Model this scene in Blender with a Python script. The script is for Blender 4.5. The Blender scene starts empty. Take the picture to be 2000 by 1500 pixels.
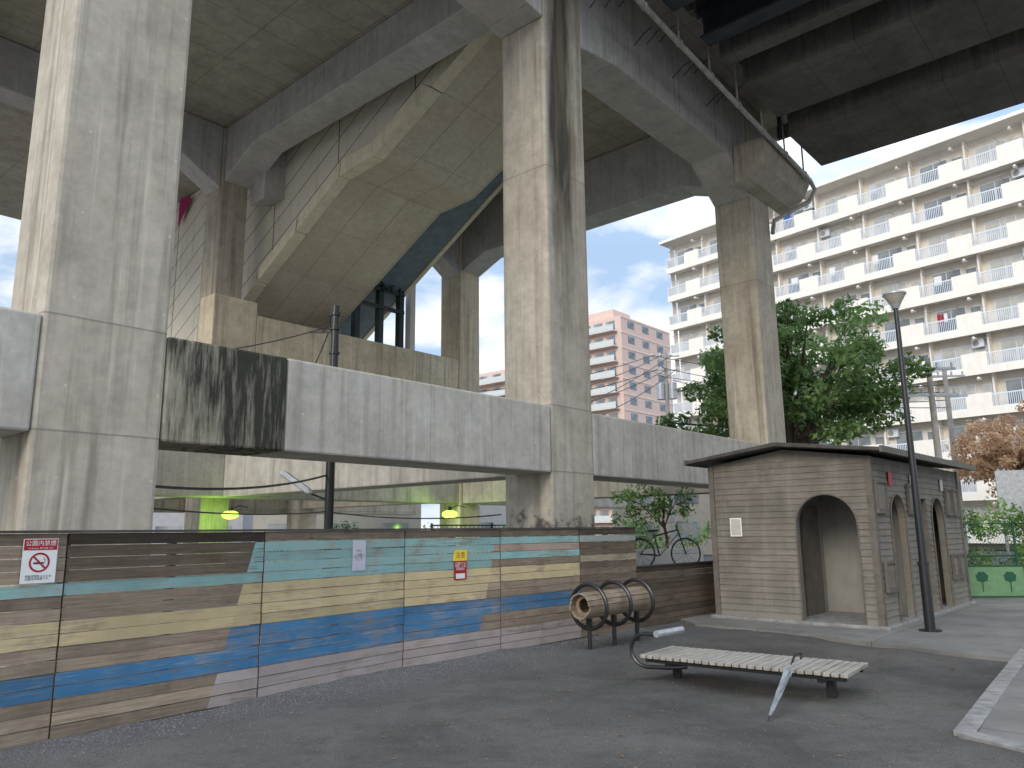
import bpy, bmesh, math, random
from mathutils import Vector, Matrix
random.seed(7)
scene=bpy.context.scene
COL=scene.collection
rad=math.radians
# ---------------------------------------------------------------- helpers
class MB:
    def __init__(s): s.v=[];s.f=[];s.m=[]
    def add(s,vs,fs,m=0,M=None):
        o=len(s.v)
        for p in vs:
            p=Vector(p)
            s.v.append(tuple(M@p) if M else tuple(p))
        for f in fs: s.f.append(tuple(i+o for i in f)); s.m.append(m)
    def box(s,x0,x1,y0,y1,z0,z1,m=0,M=None):
        v=[(x0,y0,z0),(x1,y0,z0),(x1,y1,z0),(x0,y1,z0),(x0,y0,z1),(x1,y0,z1),(x1,y1,z1),(x0,y1,z1)]
        s.add(v,[(0,3,2,1),(4,5,6,7),(0,1,5,4),(1,2,6,5),(2,3,7,6),(3,0,4,7)],m,M)
    def prism(s,poly,axis,a,b,m=0,M=None):
        n=len(poly)
        def P(t,q):
            if axis=='x': return (t,q[0],q[1])
            if axis=='y': return (q[0],t,q[1])
            return (q[0],q[1],t)
        v=[P(a,q) for q in poly]+[P(b,q) for q in poly]
        f=[tuple(range(n))[::-1],tuple(range(n,2*n))]+[(i,(i+1)%n,(i+1)%n+n,i+n) for i in range(n)]
        s.add(v,f,m,M)
    def cyl(s,p0,p1,r0,r1=None,n=12,m=0,cap=True,M=None):
        if r1 is None:r1=r0
        p0=Vector(p0);p1=Vector(p1);d=(p1-p0).normalized()
        u=d.orthogonal().normalized();w=d.cross(u)
        v=[];
        for p,r in((p0,r0),(p1,r1)):
            for i in range(n):
                a=2*math.pi*i/n; v.append(p+u*math.cos(a)*r+w*math.sin(a)*r)
        f=[(i,(i+1)%n,(i+1)%n+n,i+n) for i in range(n)]
        if cap: f+=[tuple(range(n))[::-1],tuple(range(n,2*n))]
        s.add(v,f,m,M)
    def tube(s,pts,r,n=8,m=0,closed=False,M=None):
        pts=[Vector(p) for p in pts];k=len(pts)
        rs=r if isinstance(r,(list,tuple)) else [r]*k
        v=[];u=None
        for i,p in enumerate(pts):
            if closed: d=(pts[(i+1)%k]-pts[i-1]).normalized()
            else: d=(pts[min(i+1,k-1)]-pts[max(i-1,0)]).normalized()
            if u is None: u=d.orthogonal().normalized()
            else: u=(u-d*u.dot(d)).normalized()
            w=d.cross(u)
            for j in range(n):
                a=2*math.pi*j/n; v.append(p+u*math.cos(a)*rs[i]+w*math.sin(a)*rs[i])
        f=[]
        for i in range(k if closed else k-1):
            b=((i+1)%k)*n;a0=i*n
            for j in range(n): f.append((a0+j,a0+(j+1)%n,b+(j+1)%n,b+j))
        if not closed: f+=[tuple(range(n))[::-1],tuple(range((k-1)*n,k*n))]
        s.add(v,f,m,M)
    def mesh(s,name,mats):
        me=bpy.data.meshes.new(name); me.from_pydata(s.v,[],s.f)
        for mt in mats: me.materials.append(mt)
        me.polygons.foreach_set('material_index',s.m)
        bm=bmesh.new();bm.from_mesh(me);bmesh.ops.recalc_face_normals(bm,faces=bm.faces);bm.to_mesh(me);bm.free()
        me.update();return me
def smooth(o,ang=35):
    me=o.data
    me.polygons.foreach_set('use_smooth',[True]*len(me.polygons))
    try: me.set_sharp_from_angle(angle=rad(ang))
    except Exception: pass
def top(name,label,cat,loc=(0,0,0),rz=0,group=None,kind=None,M=None):
    o=bpy.data.objects.new(name,None);o.empty_display_size=.3;COL.objects.link(o)
    o.location=loc;o.rotation_euler=(0,0,rz)
    if M is not None:o.matrix_world=M
    o['label']=label;o['category']=cat
    if group:o['group']=group
    if kind:o['kind']=kind
    return o
def part(name,mb,mats,parent,bev=0,sm=False,label=None):
    me=mb if isinstance(mb,bpy.types.Mesh) else mb.mesh(name,mats)
    o=bpy.data.objects.new(name,me);COL.objects.link(o);o.parent=parent
    if bev:
        b=o.modifiers.new('bev','BEVEL');b.width=bev;b.segments=2;b.limit_method='ANGLE'
    if sm:smooth(o)
    if label:o['label']=label
    return o
def solo(name,mb,mats,label=None,cat=None,kind=None,loc=(0,0,0),rz=0,group=None,bev=0,sm=False):
    o=part(name,mb,mats,None,bev,sm);o.location=loc;o.rotation_euler=(0,0,rz)
    if label:o['label']=label
    if cat:o['category']=cat
    if kind:o['kind']=kind
    if group:o['group']=group
    return o
# ---------------------------------------------------------------- node helpers
def newmat(name,rough=.8,metal=0,spec=.3):
    m=bpy.data.materials.new(name);m.use_nodes=True;nt=m.node_tree
    b=nt.nodes['Principled BSDF'];b.inputs['Roughness'].default_value=rough;b.inputs['Metallic'].default_value=metal
    b.inputs['Specular IOR Level'].default_value=spec
    return m,nt,b
def setin(nt,s,v):
    if v is None:return
    if isinstance(v,bpy.types.NodeSocket): nt.links.new(v,s)
    elif isinstance(v,(int,float)) : s.default_value=v
    else:
        v=tuple(v)
        if len(s.default_value)==4 and len(v)==3:v=v+(1,)
        s.default_value=v
def MA(nt,op,a,b=None,c=None,clamp=False):
    n=nt.nodes.new('ShaderNodeMath');n.operation=op;n.use_clamp=clamp
    for i,v in enumerate((a,b,c)):
        if v is not None:setin(nt,n.inputs[i],v)
    return n.outputs[0]
def MIX(nt,f,a,b,bl='MIX'):
    n=nt.nodes.new('ShaderNodeMix');n.data_type='RGBA';n.blend_type=bl
    setin(nt,n.inputs[0],f);setin(nt,n.inputs[6],a);setin(nt,n.inputs[7],b);return n.outputs[2]
def NOI(nt,vec,scale,detail=5,rough=.55,dist=0):
    n=nt.nodes.new('ShaderNodeTexNoise');setin(nt,n.inputs['Vector'],vec)
    n.inputs['Scale'].default_value=scale;n.inputs['Detail'].default_value=detail;n.inputs['Roughness'].default_value=rough;n.inputs['Distortion'].default_value=dist
    return n.outputs['Fac']
def RNG(nt,v,a,b,c=0,d=1):
    n=nt.nodes.new('ShaderNodeMapRange');n.clamp=True
    setin(nt,n.inputs[0],v);n.inputs[1].default_value=a;n.inputs[2].default_value=b;n.inputs[3].default_value=c;n.inputs[4].default_value=d
    return n.outputs[0]
def MAP(nt,vec,sc=(1,1,1),rot=(0,0,0)):
    n=nt.nodes.new('ShaderNodeMapping');setin(nt,n.inputs['Vector'],vec);n.inputs['Scale'].default_value=sc;n.inputs['Rotation'].default_value=rot;return n.outputs[0]
def TC(nt): return nt.nodes.new('ShaderNodeTexCoord')
def SEP(nt,v):
    n=nt.nodes.new('ShaderNodeSeparateXYZ');setin(nt,n.inputs[0],v);return n.outputs
def BUMP(nt,b,h,st=.3,dist=.02):
    n=nt.nodes.new('ShaderNodeBump');n.inputs['Strength'].default_value=st;n.inputs['Distance'].default_value=dist
    setin(nt,n.inputs['Height'],h);nt.links.new(n.outputs[0],b.inputs['Normal'])
def band(nt,v,a,b,e):
    return MA(nt,'MULTIPLY',RNG(nt,v,a-e,a+e),RNG(nt,v,b-e,b+e,1,0))
def plain(name,col,rough=.7,metal=0,var=.25,scale=6,bump=.15,spec=.3,dirt=.0):
    m,nt,b=newmat(name,rough,metal,spec);P=TC(nt).outputs['Object']
    n=NOI(nt,P,scale,8,.6)
    lo=tuple(c*(1-var) for c in col);hi=tuple(min(1,c*(1+var)) for c in col)
    c=MIX(nt,RNG(nt,n,.3,.7),lo,hi)
    if dirt:
        s=NOI(nt,MAP(nt,P,(3,3,.35)),1.6,7,.6)
        c=MIX(nt,MA(nt,'MULTIPLY',RNG(nt,s,.5,.72),dirt),c,tuple(x*.35 for x in col))
    nt.links.new(c,b.inputs['Base Color'])
    if bump:BUMP(nt,b,n,bump,.01)
    return m
def concrete(name,c1,c2,joint=(2.4,2.4,1.9),streak=.55,extra=None,dots=.6,jd=.45,zl=(),blotch=.5,bump=.35):
    m,nt,b=newmat(name,.88,0,.25);tc=TC(nt);P=tc.outputs['Object'];N=tc.outputs['Normal']
    n1=NOI(nt,P,.55,6,.6,.3);n2=NOI(nt,P,7,10,.7);n3=NOI(nt,P,1.9,8,.65)
    c=MIX(nt,RNG(nt,n1,.35,.65),c1,c2)
    c=MIX(nt,RNG(nt,n3,.42,.7,0,blotch),c,tuple(x*.62 for x in c1))
    c=MIX(nt,1.0,c,MIX(nt,RNG(nt,n2,.25,.75),(.8,.8,.8),(1.12,1.12,1.12)),'MULTIPLY')
    nx,ny,nz=SEP(nt,N)
    vert=RNG(nt,MA(nt,'ABSOLUTE',nz),.3,.6,1,0)
    s=NOI(nt,MAP(nt,P,(3.2,3.2,.16)),1.7,8,.62)
    sm=MA(nt,'MULTIPLY',MA(nt,'MULTIPLY',RNG(nt,s,.5,.72),vert),streak)
    c=MIX(nt,sm,c,(c1[0]*.33,c1[1]*.32,c1[2]*.29))
    s2=NOI(nt,MAP(nt,P,(6,6,.2)),1.5,5,.6)
    c=MIX(nt,MA(nt,'MULTIPLY',MA(nt,'MULTIPLY',RNG(nt,s2,.56,.7),vert),streak*.6),c,(min(1,c2[0]*1.35),min(1,c2[1]*1.35),min(1,c2[2]*1.33)))
    px,py,pz=SEP(nt,P)
    jm=None
    for p,n_,j in((px,nx,joint[0]),(py,ny,joint[1]),(pz,nz,joint[2])):
        fr=MA(nt,'FRACT',MA(nt,'MULTIPLY_ADD',p,1/j,.37))
        ln=MA(nt,'LESS_THAN',fr,.014/j*1.2)
        ln=MA(nt,'MULTIPLY',ln,RNG(nt,MA(nt,'ABSOLUTE',n_),.3,.6,1,0))
        jm=ln if jm is None else MA(nt,'MAXIMUM',jm,ln)
    for z in zl:
        wz=MA(nt,'ADD',pz,MA(nt,'MULTIPLY',n3,.02))
        ln=MA(nt,'LESS_THAN',MA(nt,'ABSOLUTE',MA(nt,'SUBTRACT',wz,z)),.011);jm=MA(nt,'MAXIMUM',jm,MA(nt,'MULTIPLY',ln,vert))
        zone_=MA(nt,'MULTIPLY',RNG(nt,pz,z-.45,z-.02,0,1),MA(nt,'LESS_THAN',pz,z))
        c=MIX(nt,MA(nt,'MULTIPLY',MA(nt,'MULTIPLY',zone_,RNG(nt,s2,.4,.65)),.3),c,(c1[0]*.5,c1[1]*.48,c1[2]*.44))
    c=MIX(nt,MA(nt,'MULTIPLY',jm,jd),c,(c1[0]*.3,c1[1]*.3,c1[2]*.3))
    d=None
    for p,n_ in((px,nx),(py,ny),(pz,nz)):
        fr=MA(nt,'SUBTRACT',MA(nt,'FRACT',MA(nt,'MULTIPLY_ADD',p,1/.95,.21)),.5)
        fr=MA(nt,'MULTIPLY',fr,RNG(nt,MA(nt,'ABSOLUTE',n_),.3,.6,1,0))
        q=MA(nt,'MULTIPLY',fr,fr);d=q if d is None else MA(nt,'ADD',d,q)
    dm=MA(nt,'MULTIPLY',MA(nt,'LESS_THAN',d,.00028),dots)
    c=MIX(nt,dm,c,(c1[0]*1.5,c1[1]*1.5,c1[2]*1.5))
    if extra:c=extra(nt,c,px,py,pz,P,vert)
    nt.links.new(c,b.inputs['Base Color'])
    h=MA(nt,'SUBTRACT',MA(nt,'ADD',MA(nt,'MULTIPLY',n2,.5),n3),MA(nt,'MULTIPLY',jm,.8))
    BUMP(nt,b,h,bump,.012)
    return m
# ---------------------------------------------------------------- materials
CW1=(.43,.38,.305);CW2=(.54,.495,.41);ZL=(2.66,3.87,8.6)
m_conc=concrete('concrete_weathered',CW1,CW2,(9,9,50),zl=ZL,streak=.7)
m_beam=concrete('concrete_beam',(.46,.43,.375),(.56,.53,.47),(3.3,3.3,50),streak=.55)
m_ceil=concrete('concrete_ceiling',(.37,.335,.28),(.47,.435,.375),(1.8,.9,50),streak=.2,jd=.75)
m_over=concrete('concrete_overhead_beam',(.52,.505,.49),(.60,.585,.57),(3,3,50),streak=.3)
m_soff=concrete('concrete_stair_soffit',(.64,.56,.445),(.74,.67,.555),(1.3,1.9,50),streak=.15,jd=.85,blotch=.22,bump=.12)
m_warm=concrete('concrete_warm',(.60,.52,.39),(.72,.64,.49),(1.8,1.8,50),streak=.6)
def ex_stain(nt,c,px,py,pz,P,vert):
    s=NOI(nt,MAP(nt,P,(4.5,4.5,.45)),2.2,9,.72)
    h=RNG(nt,pz,2.6,3.9,-.03,.06)
    xa=RNG(nt,px,1.3,2.3,-.07,.09)
    k=RNG(nt,MA(nt,'ADD',MA(nt,'ADD',s,h),xa),.41,.60)
    g=NOI(nt,P,3,5,.6)
    c=MIX(nt,RNG(nt,g,.3,.6,.2,.55),c,(.20,.19,.13))
    c=MIX(nt,MA(nt,'MULTIPLY',k,.95),c,(.025,.026,.021))
    return MIX(nt,MA(nt,'MULTIPLY',RNG(nt,g,.55,.7),.3),c,(.085,.09,.035))
m_stain=concrete('concrete_mouldy',CW1,CW2,(9,9,50),extra=ex_stain,dots=0)
def ex_pillar(nt,c,px,py,pz,P,vert):
    s=NOI(nt,MAP(nt,P,(2.2,2.2,.22)),2.0,9,.7,.5)
    big=NOI(nt,MAP(nt,P,(1.2,1.2,.3)),1.3,4,.5)
    w=MA(nt,'MULTIPLY',band(nt,px,8.5,9.15,.2),RNG(nt,pz,4.5,9.0,.02,.30))
    k=RNG(nt,MA(nt,'ADD',MA(nt,'ADD',MA(nt,'MULTIPLY',s,.6),MA(nt,'MULTIPLY',big,.4)),w),.54,.74)
    k=MA(nt,'MULTIPLY',k,RNG(nt,pz,5,8))
    k=MA(nt,'MULTIPLY',k,RNG(nt,px,8.36,8.5))
    c=MIX(nt,MA(nt,'MULTIPLY',k,.92),c,(.045,.043,.035))
    s2=NOI(nt,P,4,9,.7)
    k2=RNG(nt,MA(nt,'SUBTRACT',s2,MA(nt,'MULTIPLY',MA(nt,'SUBTRACT',pz,1.6),.35)),.42,.55)
    c=MIX(nt,MA(nt,'MULTIPLY',k2,.85),c,(.05,.05,.045))
    k3=MA(nt,'MULTIPLY',RNG(nt,NOI(nt,MAP(nt,P,(3,3,.2)),1.5,7,.6),.44,.6),RNG(nt,pz,4.0,8.0,0,.5))
    return MIX(nt,MA(nt,'MULTIPLY',k3,RNG(nt,px,8.36,8.5)),c,(.25,.195,.12))
m_pilc=concrete('concrete_stained_pillar',CW1,CW2,(9,9,50),extra=ex_pillar,zl=ZL)
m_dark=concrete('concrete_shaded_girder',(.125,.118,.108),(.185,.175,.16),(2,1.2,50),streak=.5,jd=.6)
def ex_face(nt,c,px,py,pz,P,vert):
    s=NOI(nt,MAP(nt,P,(1.6,1.6,.5)),2,8,.65)
    k=MA(nt,'MULTIPLY',RNG(nt,s,.28,.48),RNG(nt,MA(nt,'ADD',pz,MA(nt,'MULTIPLY',s,.8)),12.25,12.8))
    k=MA(nt,'MULTIPLY',k,RNG(nt,py,-.05,.02,1,0))
    return MIX(nt,MA(nt,'MULTIPLY',k,.94),c,(.040,.036,.031))
m_fbeam=concrete('concrete_front_beam',(.48,.455,.42),(.56,.535,.50),(3,3,50),extra=ex_face)
m_steel=plain('dark_blue_steel',(.20,.26,.31),.5,.0,.2,4,.1)
m_steelf=plain('dark_frame_steel',(.03,.045,.05),.5,.0,.25,4,.1)
m_steelb=plain('overhead_steel',(.04,.05,.06),.6,0,.4,3,.1)
m_cream=plain('cream_trim',(.82,.75,.58),.6,0,.08,5,.05,dirt=.25)
m_black=plain('black_paint_metal',(.018,.018,.02),.35,0,.3,20,.05,.5)
m_pipe=plain('grey_pipe',(.42,.41,.38),.5,0,.3,5,.1,dirt=.5)
m_galv=plain('galvanised_metal',(.42,.44,.46),.4,.5,.25,12,.1)
m_gran,nt,b=newmat('granite_cladding',.75)
tc=TC(nt);P=tc.outputs['Object'];px,py,pz=SEP(nt,P)
sp=NOI(nt,P,38,3,.8);lg=NOI(nt,P,.8,6,.6)
c=MIX(nt,RNG(nt,sp,.35,.65),(.58,.54,.45),(.92,.87,.75));c=MIX(nt,RNG(nt,lg,.4,.7,0,.3),c,(.52,.47,.36))
st=NOI(nt,MAP(nt,P,(3,3,.3)),1.5,6,.6);c=MIX(nt,RNG(nt,st,.55,.75,0,.35),c,(.28,.25,.19))
w=MA(nt,'MULTIPLY_ADD',py,.52,pz)
l1=MA(nt,'LESS_THAN',MA(nt,'FRACT',MA(nt,'DIVIDE',w,.78)),.045)
l2=MA(nt,'LESS_THAN',MA(nt,'FRACT',MA(nt,'MULTIPLY_ADD',py,1/3.4,.3)),.014)
l=MA(nt,'MAXIMUM',l1,l2);c=MIX(nt,MA(nt,'MULTIPLY',l,.85),c,(.06,.055,.045))
nt.links.new(c,b.inputs['Base Color']);BUMP(nt,b,MA(nt,'SUBTRACT',MA(nt,'MULTIPLY',sp,.3),l),.4,.01)
m_dirt,nt,b=newmat('dark_gravel_dirt',.95,0,.2)
P=TC(nt).outputs['Object'];px,py,pz=SEP(nt,P)
n1=NOI(nt,P,.45,7,.6,.4);n2=NOI(nt,P,60,4,.75);n3=NOI(nt,P,3.5,9,.7);n4=NOI(nt,P,1.3,9,.7,.8)
vo=nt.nodes.new('ShaderNodeTexVoronoi');vo.inputs['Scale'].default_value=75;nt.links.new(P,vo.inputs['Vector'])
c=MIX(nt,RNG(nt,n1,.34,.62),(.060,.056,.051),(.118,.11,.10))
c=MIX(nt,RNG(nt,n3,.5,.72,0,.5),c,(.049,.045,.041))
c=MIX(nt,RNG(nt,n4,.50,.66,0,.5),c,(.135,.128,.12))
c=MIX(nt,1.0,c,MIX(nt,RNG(nt,n2,.3,.7),(.65,.65,.65),(1.38,1.38,1.38)),'MULTIPLY')
dist=MA(nt,'ADD',MA(nt,'MULTIPLY',px,.735),MA(nt,'MULTIPLY_ADD',py,-.678,7.3))
g=RNG(nt,MA(nt,'ADD',dist,MA(nt,'MULTIPLY',n3,1.2)),.7,2.6,1,0)
gc=MIX(nt,RNG(nt,vo.outputs['Distance'],.1,.6),(.27,.275,.28),(.10,.10,.102))
c=MIX(nt,MA(nt,'MULTIPLY',g,.55),c,gc)
nt.links.new(c,b.inputs['Base Color']);BUMP(nt,b,MA(nt,'ADD',MA(nt,'MULTIPLY',n2,.3),MA(nt,'ADD',n3,n4)),.7,.03)
m_asph=plain('asphalt_street',(.075,.075,.078),.9,0,.3,9,.3)
m_bounce=plain('bounce_concrete',(.34,.32,.29),.9,0,.2,1,.1)  # pale tone for the added light-bouncing floor
m_pave,nt,b=newmat('concrete_paving',.85)
P=TC(nt).outputs['Object'];px,py,pz=SEP(nt,P)
n1=NOI(nt,P,.8,7,.6);n2=NOI(nt,P,45,4,.7);n3=NOI(nt,P,2.5,8,.7)
c=MIX(nt,RNG(nt,n1,.3,.7),(.155,.148,.136),(.265,.254,.235));c=MIX(nt,RNG(nt,n2,.3,.7,0,.35),c,(.11,.11,.105));c=MIX(nt,RNG(nt,n3,.5,.7,0,.55),c,(.10,.097,.09))
rx=MA(nt,'ADD',MA(nt,'MULTIPLY',px,.66),MA(nt,'MULTIPLY',py,.751));ry=MA(nt,'SUBTRACT',MA(nt,'MULTIPLY',py,.66),MA(nt,'MULTIPLY',px,.751))
l=MA(nt,'MAXIMUM',MA(nt,'LESS_THAN',MA(nt,'FRACT',MA(nt,'DIVIDE',rx,1.2)),.012),MA(nt,'LESS_THAN',MA(nt,'FRACT',MA(nt,'DIVIDE',ry,1.8)),.008))
c=MIX(nt,MA(nt,'MULTIPLY',l,.7),c,(.06,.06,.055))
nt.links.new(c,b.inputs['Base Color']);BUMP(nt,b,MA(nt,'SUBTRACT',n2,l),.3,.008)
m_kerb=plain('kerb_stone',(.235,.228,.215),.85,0,.35,7,.25)
# fence wood with mural paint
m_fence,nt,b=newmat('painted_board_wood',.85,0,.2)
uv=nt.nodes.new('ShaderNodeUVMap').outputs[0]
at=nt.nodes.new('ShaderNodeVertexColor');at.layer_name='paint'
tn=nt.nodes.new('ShaderNodeVertexColor');tn.layer_name='tone'
gr=NOI(nt,MAP(nt,uv,(1.6,34,1)),1.5,8,.65,.6);gf=NOI(nt,MAP(nt,uv,(5,140,1)),1.5,4,.6)
bl=NOI(nt,uv,2.3,8,.65);bl2=NOI(nt,TC(nt).outputs['Object'],1.1,7,.6)
kn=NOI(nt,MAP(nt,uv,(3,9,1)),2.2,2,.5)
w=MIX(nt,RNG(nt,gr,.3,.7),(.26,.195,.14),(.50,.41,.31))
w=MIX(nt,RNG(nt,gf,.35,.7,0,.4),w,(.19,.145,.105))
w=MIX(nt,RNG(nt,bl,.46,.7,0,.65),w,(.16,.125,.10))
w=MIX(nt,RNG(nt,kn,.70,.76,0,.7),w,(.09,.055,.035))
w=MIX(nt,1.0,w,tn.outputs[0],'MULTIPLY')
worn=MA(nt,'ADD',MA(nt,'MULTIPLY',gr,.5),MA(nt,'ADD',MA(nt,'MULTIPLY',bl,.35),MA(nt,'MULTIPLY',bl2,.35)))
pm=MA(nt,'MULTIPLY',at.outputs['Alpha'],RNG(nt,worn,.585,.70,.96,.25))
pc=MIX(nt,RNG(nt,gf,.35,.7,0,.3),at.outputs['Color'],(.30,.27,.23))
pc=MIX(nt,1.0,pc,MIX(nt,RNG(nt,bl2,.35,.65),(.80,.80,.80),(1.14,1.14,1.14)),'MULTIPLY')
c=MIX(nt,pm,w,pc)
nt.links.new(c,b.inputs['Base Color']);BUMP(nt,b,MA(nt,'ADD',gr,MA(nt,'MULTIPLY',gf,.4)),.35,.006)
m_wood=plain('weathered_wood',(.26,.20,.15),.8,0,.4,8,.3)
m_slat,nt,b=newmat('bench_slat_wood',.7)
P=TC(nt).outputs['Object'];n=NOI(nt,MAP(nt,P,(30,2,6)),2,7,.65);n2=NOI(nt,P,2.5,5,.6)
c=MIX(nt,RNG(nt,n,.3,.7),(.22,.195,.165),(.44,.41,.36));c=MIX(nt,RNG(nt,n2,.5,.75,0,.5),c,(.18,.155,.12))
nt.links.new(c,b.inputs['Base Color']);BUMP(nt,b,n,.3,.004)
m_log,nt,b=newmat('drum_wood',.7)
P=TC(nt).outputs['Object'];n=NOI(nt,MAP(nt,P,(2,24,24)),1.5,7,.65);n2=NOI(nt,P,3,5,.6)
c=MIX(nt,RNG(nt,n,.3,.7),(.18,.135,.092),(.38,.305,.22));c=MIX(nt,RNG(nt,n2,.5,.7,0,.6),c,(.14,.11,.08))
nt.links.new(c,b.inputs['Base Color']);BUMP(nt,b,n,.3,.004)
m_sid,nt,b=newmat('grey_brown_siding',.75)
P=TC(nt).outputs['Object'];n=NOI(nt,MAP(nt,P,(1.2,1.2,12)),2,8,.65);n2=NOI(nt,P,1.4,7,.65);pz=SEP(nt,P)[2]
c=MIX(nt,RNG(nt,n,.3,.7),(.15,.134,.110),(.235,.213,.178));c=MIX(nt,RNG(nt,n2,.42,.66,0,.7),c,(.105,.094,.077))
st=NOI(nt,MAP(nt,P,(4,4,.4)),1.6,6,.6);c=MIX(nt,RNG(nt,st,.52,.7,0,.4),c,(.28,.262,.225))
c=MIX(nt,MA(nt,'MULTIPLY',RNG(nt,pz,.05,.7,1,0),.45),c,(.25,.235,.19))
nt.links.new(c,b.inputs['Base Color']);BUMP(nt,b,n,.25,.004)
m_roof=plain('dark_brown_roof',(.07,.063,.056),.6,0,.35,6,.2)
m_trim=plain('brown_trim',(.13,.115,.095),.65,0,.25,6,.15)
m_tile=plain('pale_interior_wall',(.27,.26,.235),.5,0,.12,3,.05,dirt=.35)
m_white=plain('white_board',(.75,.75,.73),.5,0,.06,8,.02)
m_beige=plain('beige_notice_sheet',(.48,.45,.39),.5,0,.1,8,.02)
m_red=plain('sign_red',(.36,.012,.022),.5,0,.08,8,.02)
m_yel=plain('sign_yellow',(.75,.58,.05),.5,0,.1,8,.02)
m_ink=plain('sign_black',(.02,.02,.02),.5,0,.1,8,.0)
m_lil=plain('laminated_paper',(.50,.50,.56),.35,0,.1,8,.05)
m_umb=plain('grey_umbrella_film',(.24,.26,.275),.3,0,.35,14,.2,.5)
m_apt=plain('cream_apartment_wall',(.87,.82,.74),.75,0,.05,1.5,.05,dirt=.12)
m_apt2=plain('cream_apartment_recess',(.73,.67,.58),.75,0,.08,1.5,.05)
m_rail=plain('white_railing_paint',(.70,.76,.83),.5,0,.05,5,0)
m_pink=plain('pink_tile_wall',(.66,.50,.43),.75,0,.08,2,.05)
m_pinkl=plain('pale_tile_band',(.72,.60,.54),.75,0,.06,2,.05)
m_glass,nt,b=newmat('window_glass',.08,0,.6)
P=TC(nt).outputs['Object'];n=NOI(nt,P,.35,3,.5)
nt.links.new(MIX(nt,RNG(nt,n,.42,.58),(.13,.145,.16),(.32,.345,.36)),b.inputs['Base Color'])
m_curt=plain('curtain_glass',(.52,.52,.50),.25,0,.25,1.2,0)
m_railg=plain('frosted_balcony_glass',(.58,.62,.61),.3,0,.1,3,0)
m_green=plain('green_mesh_metal',(.025,.10,.055),.5,0,.2,10,0)
m_gbd=plain('pale_green_board',(.15,.27,.14),.6,0,.15,6,.1)
m_dgr=plain('dark_green_paint',(.02,.09,.05),.6,0,.1,6,0)
m_cpole=plain('concrete_pole',(.36,.34,.31),.8,0,.2,6,.2,dirt=.3)
m_blue=plain('blue_cloth',(.03,.10,.35),.8,0,.2,6,0)
m_mag=plain('magenta_sign',(.40,.01,.12),.5,0,.1,6,0)
m_bark=plain('tree_bark',(.10,.075,.055),.9,0,.4,10,.6)
def leafmat(name,a,bc,cc):
    m,nt,b=newmat(name,.55,0,.3)
    at=nt.nodes.new('ShaderNodeVertexColor');at.layer_name='tone'
    r=SEP(nt,at.outputs[0])
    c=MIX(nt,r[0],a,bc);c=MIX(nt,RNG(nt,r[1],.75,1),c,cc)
    nt.links.new(c,b.inputs['Base Color'])
    tr=nt.nodes.new('ShaderNodeBsdfTranslucent');nt.links.new(c,tr.inputs[0])
    mx=nt.nodes.new('ShaderNodeMixShader');mx.inputs[0].default_value=.42
    nt.links.new(b.outputs[0],mx.inputs[1]);nt.links.new(tr.outputs[0],mx.inputs[2])
    nt.links.new(mx.outputs[0],nt.nodes['Material Output'].inputs[0]);return m
m_leaf=leafmat('green_leaves',(.075,.14,.04),(.24,.38,.13),(.36,.49,.20))
m_leafy=leafmat('bright_leaves',(.10,.20,.05),(.26,.44,.12),(.40,.54,.18))
m_leafa=leafmat('autumn_leaves',(.46,.28,.16),(.76,.52,.36),(.56,.52,.26))
def emis(name,col,st):
    m,nt,b=newmat(name,.5);b.inputs['Base Color'].default_value=(*col,1)
    b.inputs['Emission Color'].default_value=(*col,1);b.inputs['Emission Strength'].default_value=st;return m
m_glow=emis('green_lamp_glow',(.50,1,.10),1.8)
# ---------------------------------------------------------------- ground & roads
TH=math.atan2(.751,.66);OV=Vector((-4.8,7.6,0))
ca,sa=math.cos(TH),math.sin(TH)
def W(A,B,Z=0): return Vector((OV.x+A*ca-B*sa,OV.y+A*sa+B*ca,Z))
g=MB();g.box(-400,400,-60,700,-.3,-.03);solo('ground',g,[m_asph],kind='structure')
from mathutils import noise as mn
g=MB();nx_,ny_=130,130;x0,x1,y0,y1=-9,12,-3,18
vs=[];fs=[]
def gz(x,y):
    h=.006+.04*mn.noise(Vector((x*.7,y*.7,0)))+.018*mn.noise(Vector((x*2.6,y*2.6,2)))
    d=((x-2.5)**2+(y-7.3)**2)**.5
    return h-.03*math.exp(-((x-2.4)**2+(y-8.2)**2)/1.2)+.03*math.exp(-(d-1.6)**2/.15)
for j in range(ny_+1):
    for i in range(nx_+1):
        x=x0+(x1-x0)*i/nx_;y=y0+(y1-y0)*j/ny_
        vs.append((x,y,gz(x,y)))
for j in range(ny_):
    for i in range(nx_):
        a=j*(nx_+1)+i;fs.append((a,a+1,a+nx_+2,a+nx_+1))
g.add(vs,fs);o=solo('dirt_ground',g,[m_dirt],kind='structure',sm=False)
o.data.polygons.foreach_set('use_smooth',[True]*len(o.data.polygons))
def slab(name,poly,z0,z1,mat,kind='structure'):
    g=MB();g.prism(poly,'z',z0,z1);return solo(name,g,[mat],kind=kind)
slab('pavement',[(3.55,6.30),(6.0,9.55),(5.55,9.95),(4.35,11.9),(3.0,13.3),(2.9,14.2),(3.6,15.2),(9.5,20),(30,22),(30,-2),(3.9,-2),(3.75,5.7)],-.07,.05,m_pave)
slab('bounce_floor',[tuple(W(a,b_)[:2]) for a,b_ in((-9,.2),(9.8,.2),(9.8,9.2),(30,9.2),(30,30),(-9,30))],-.05,.07,m_bounce)  # pale slab added to bounce light up under the deck
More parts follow.
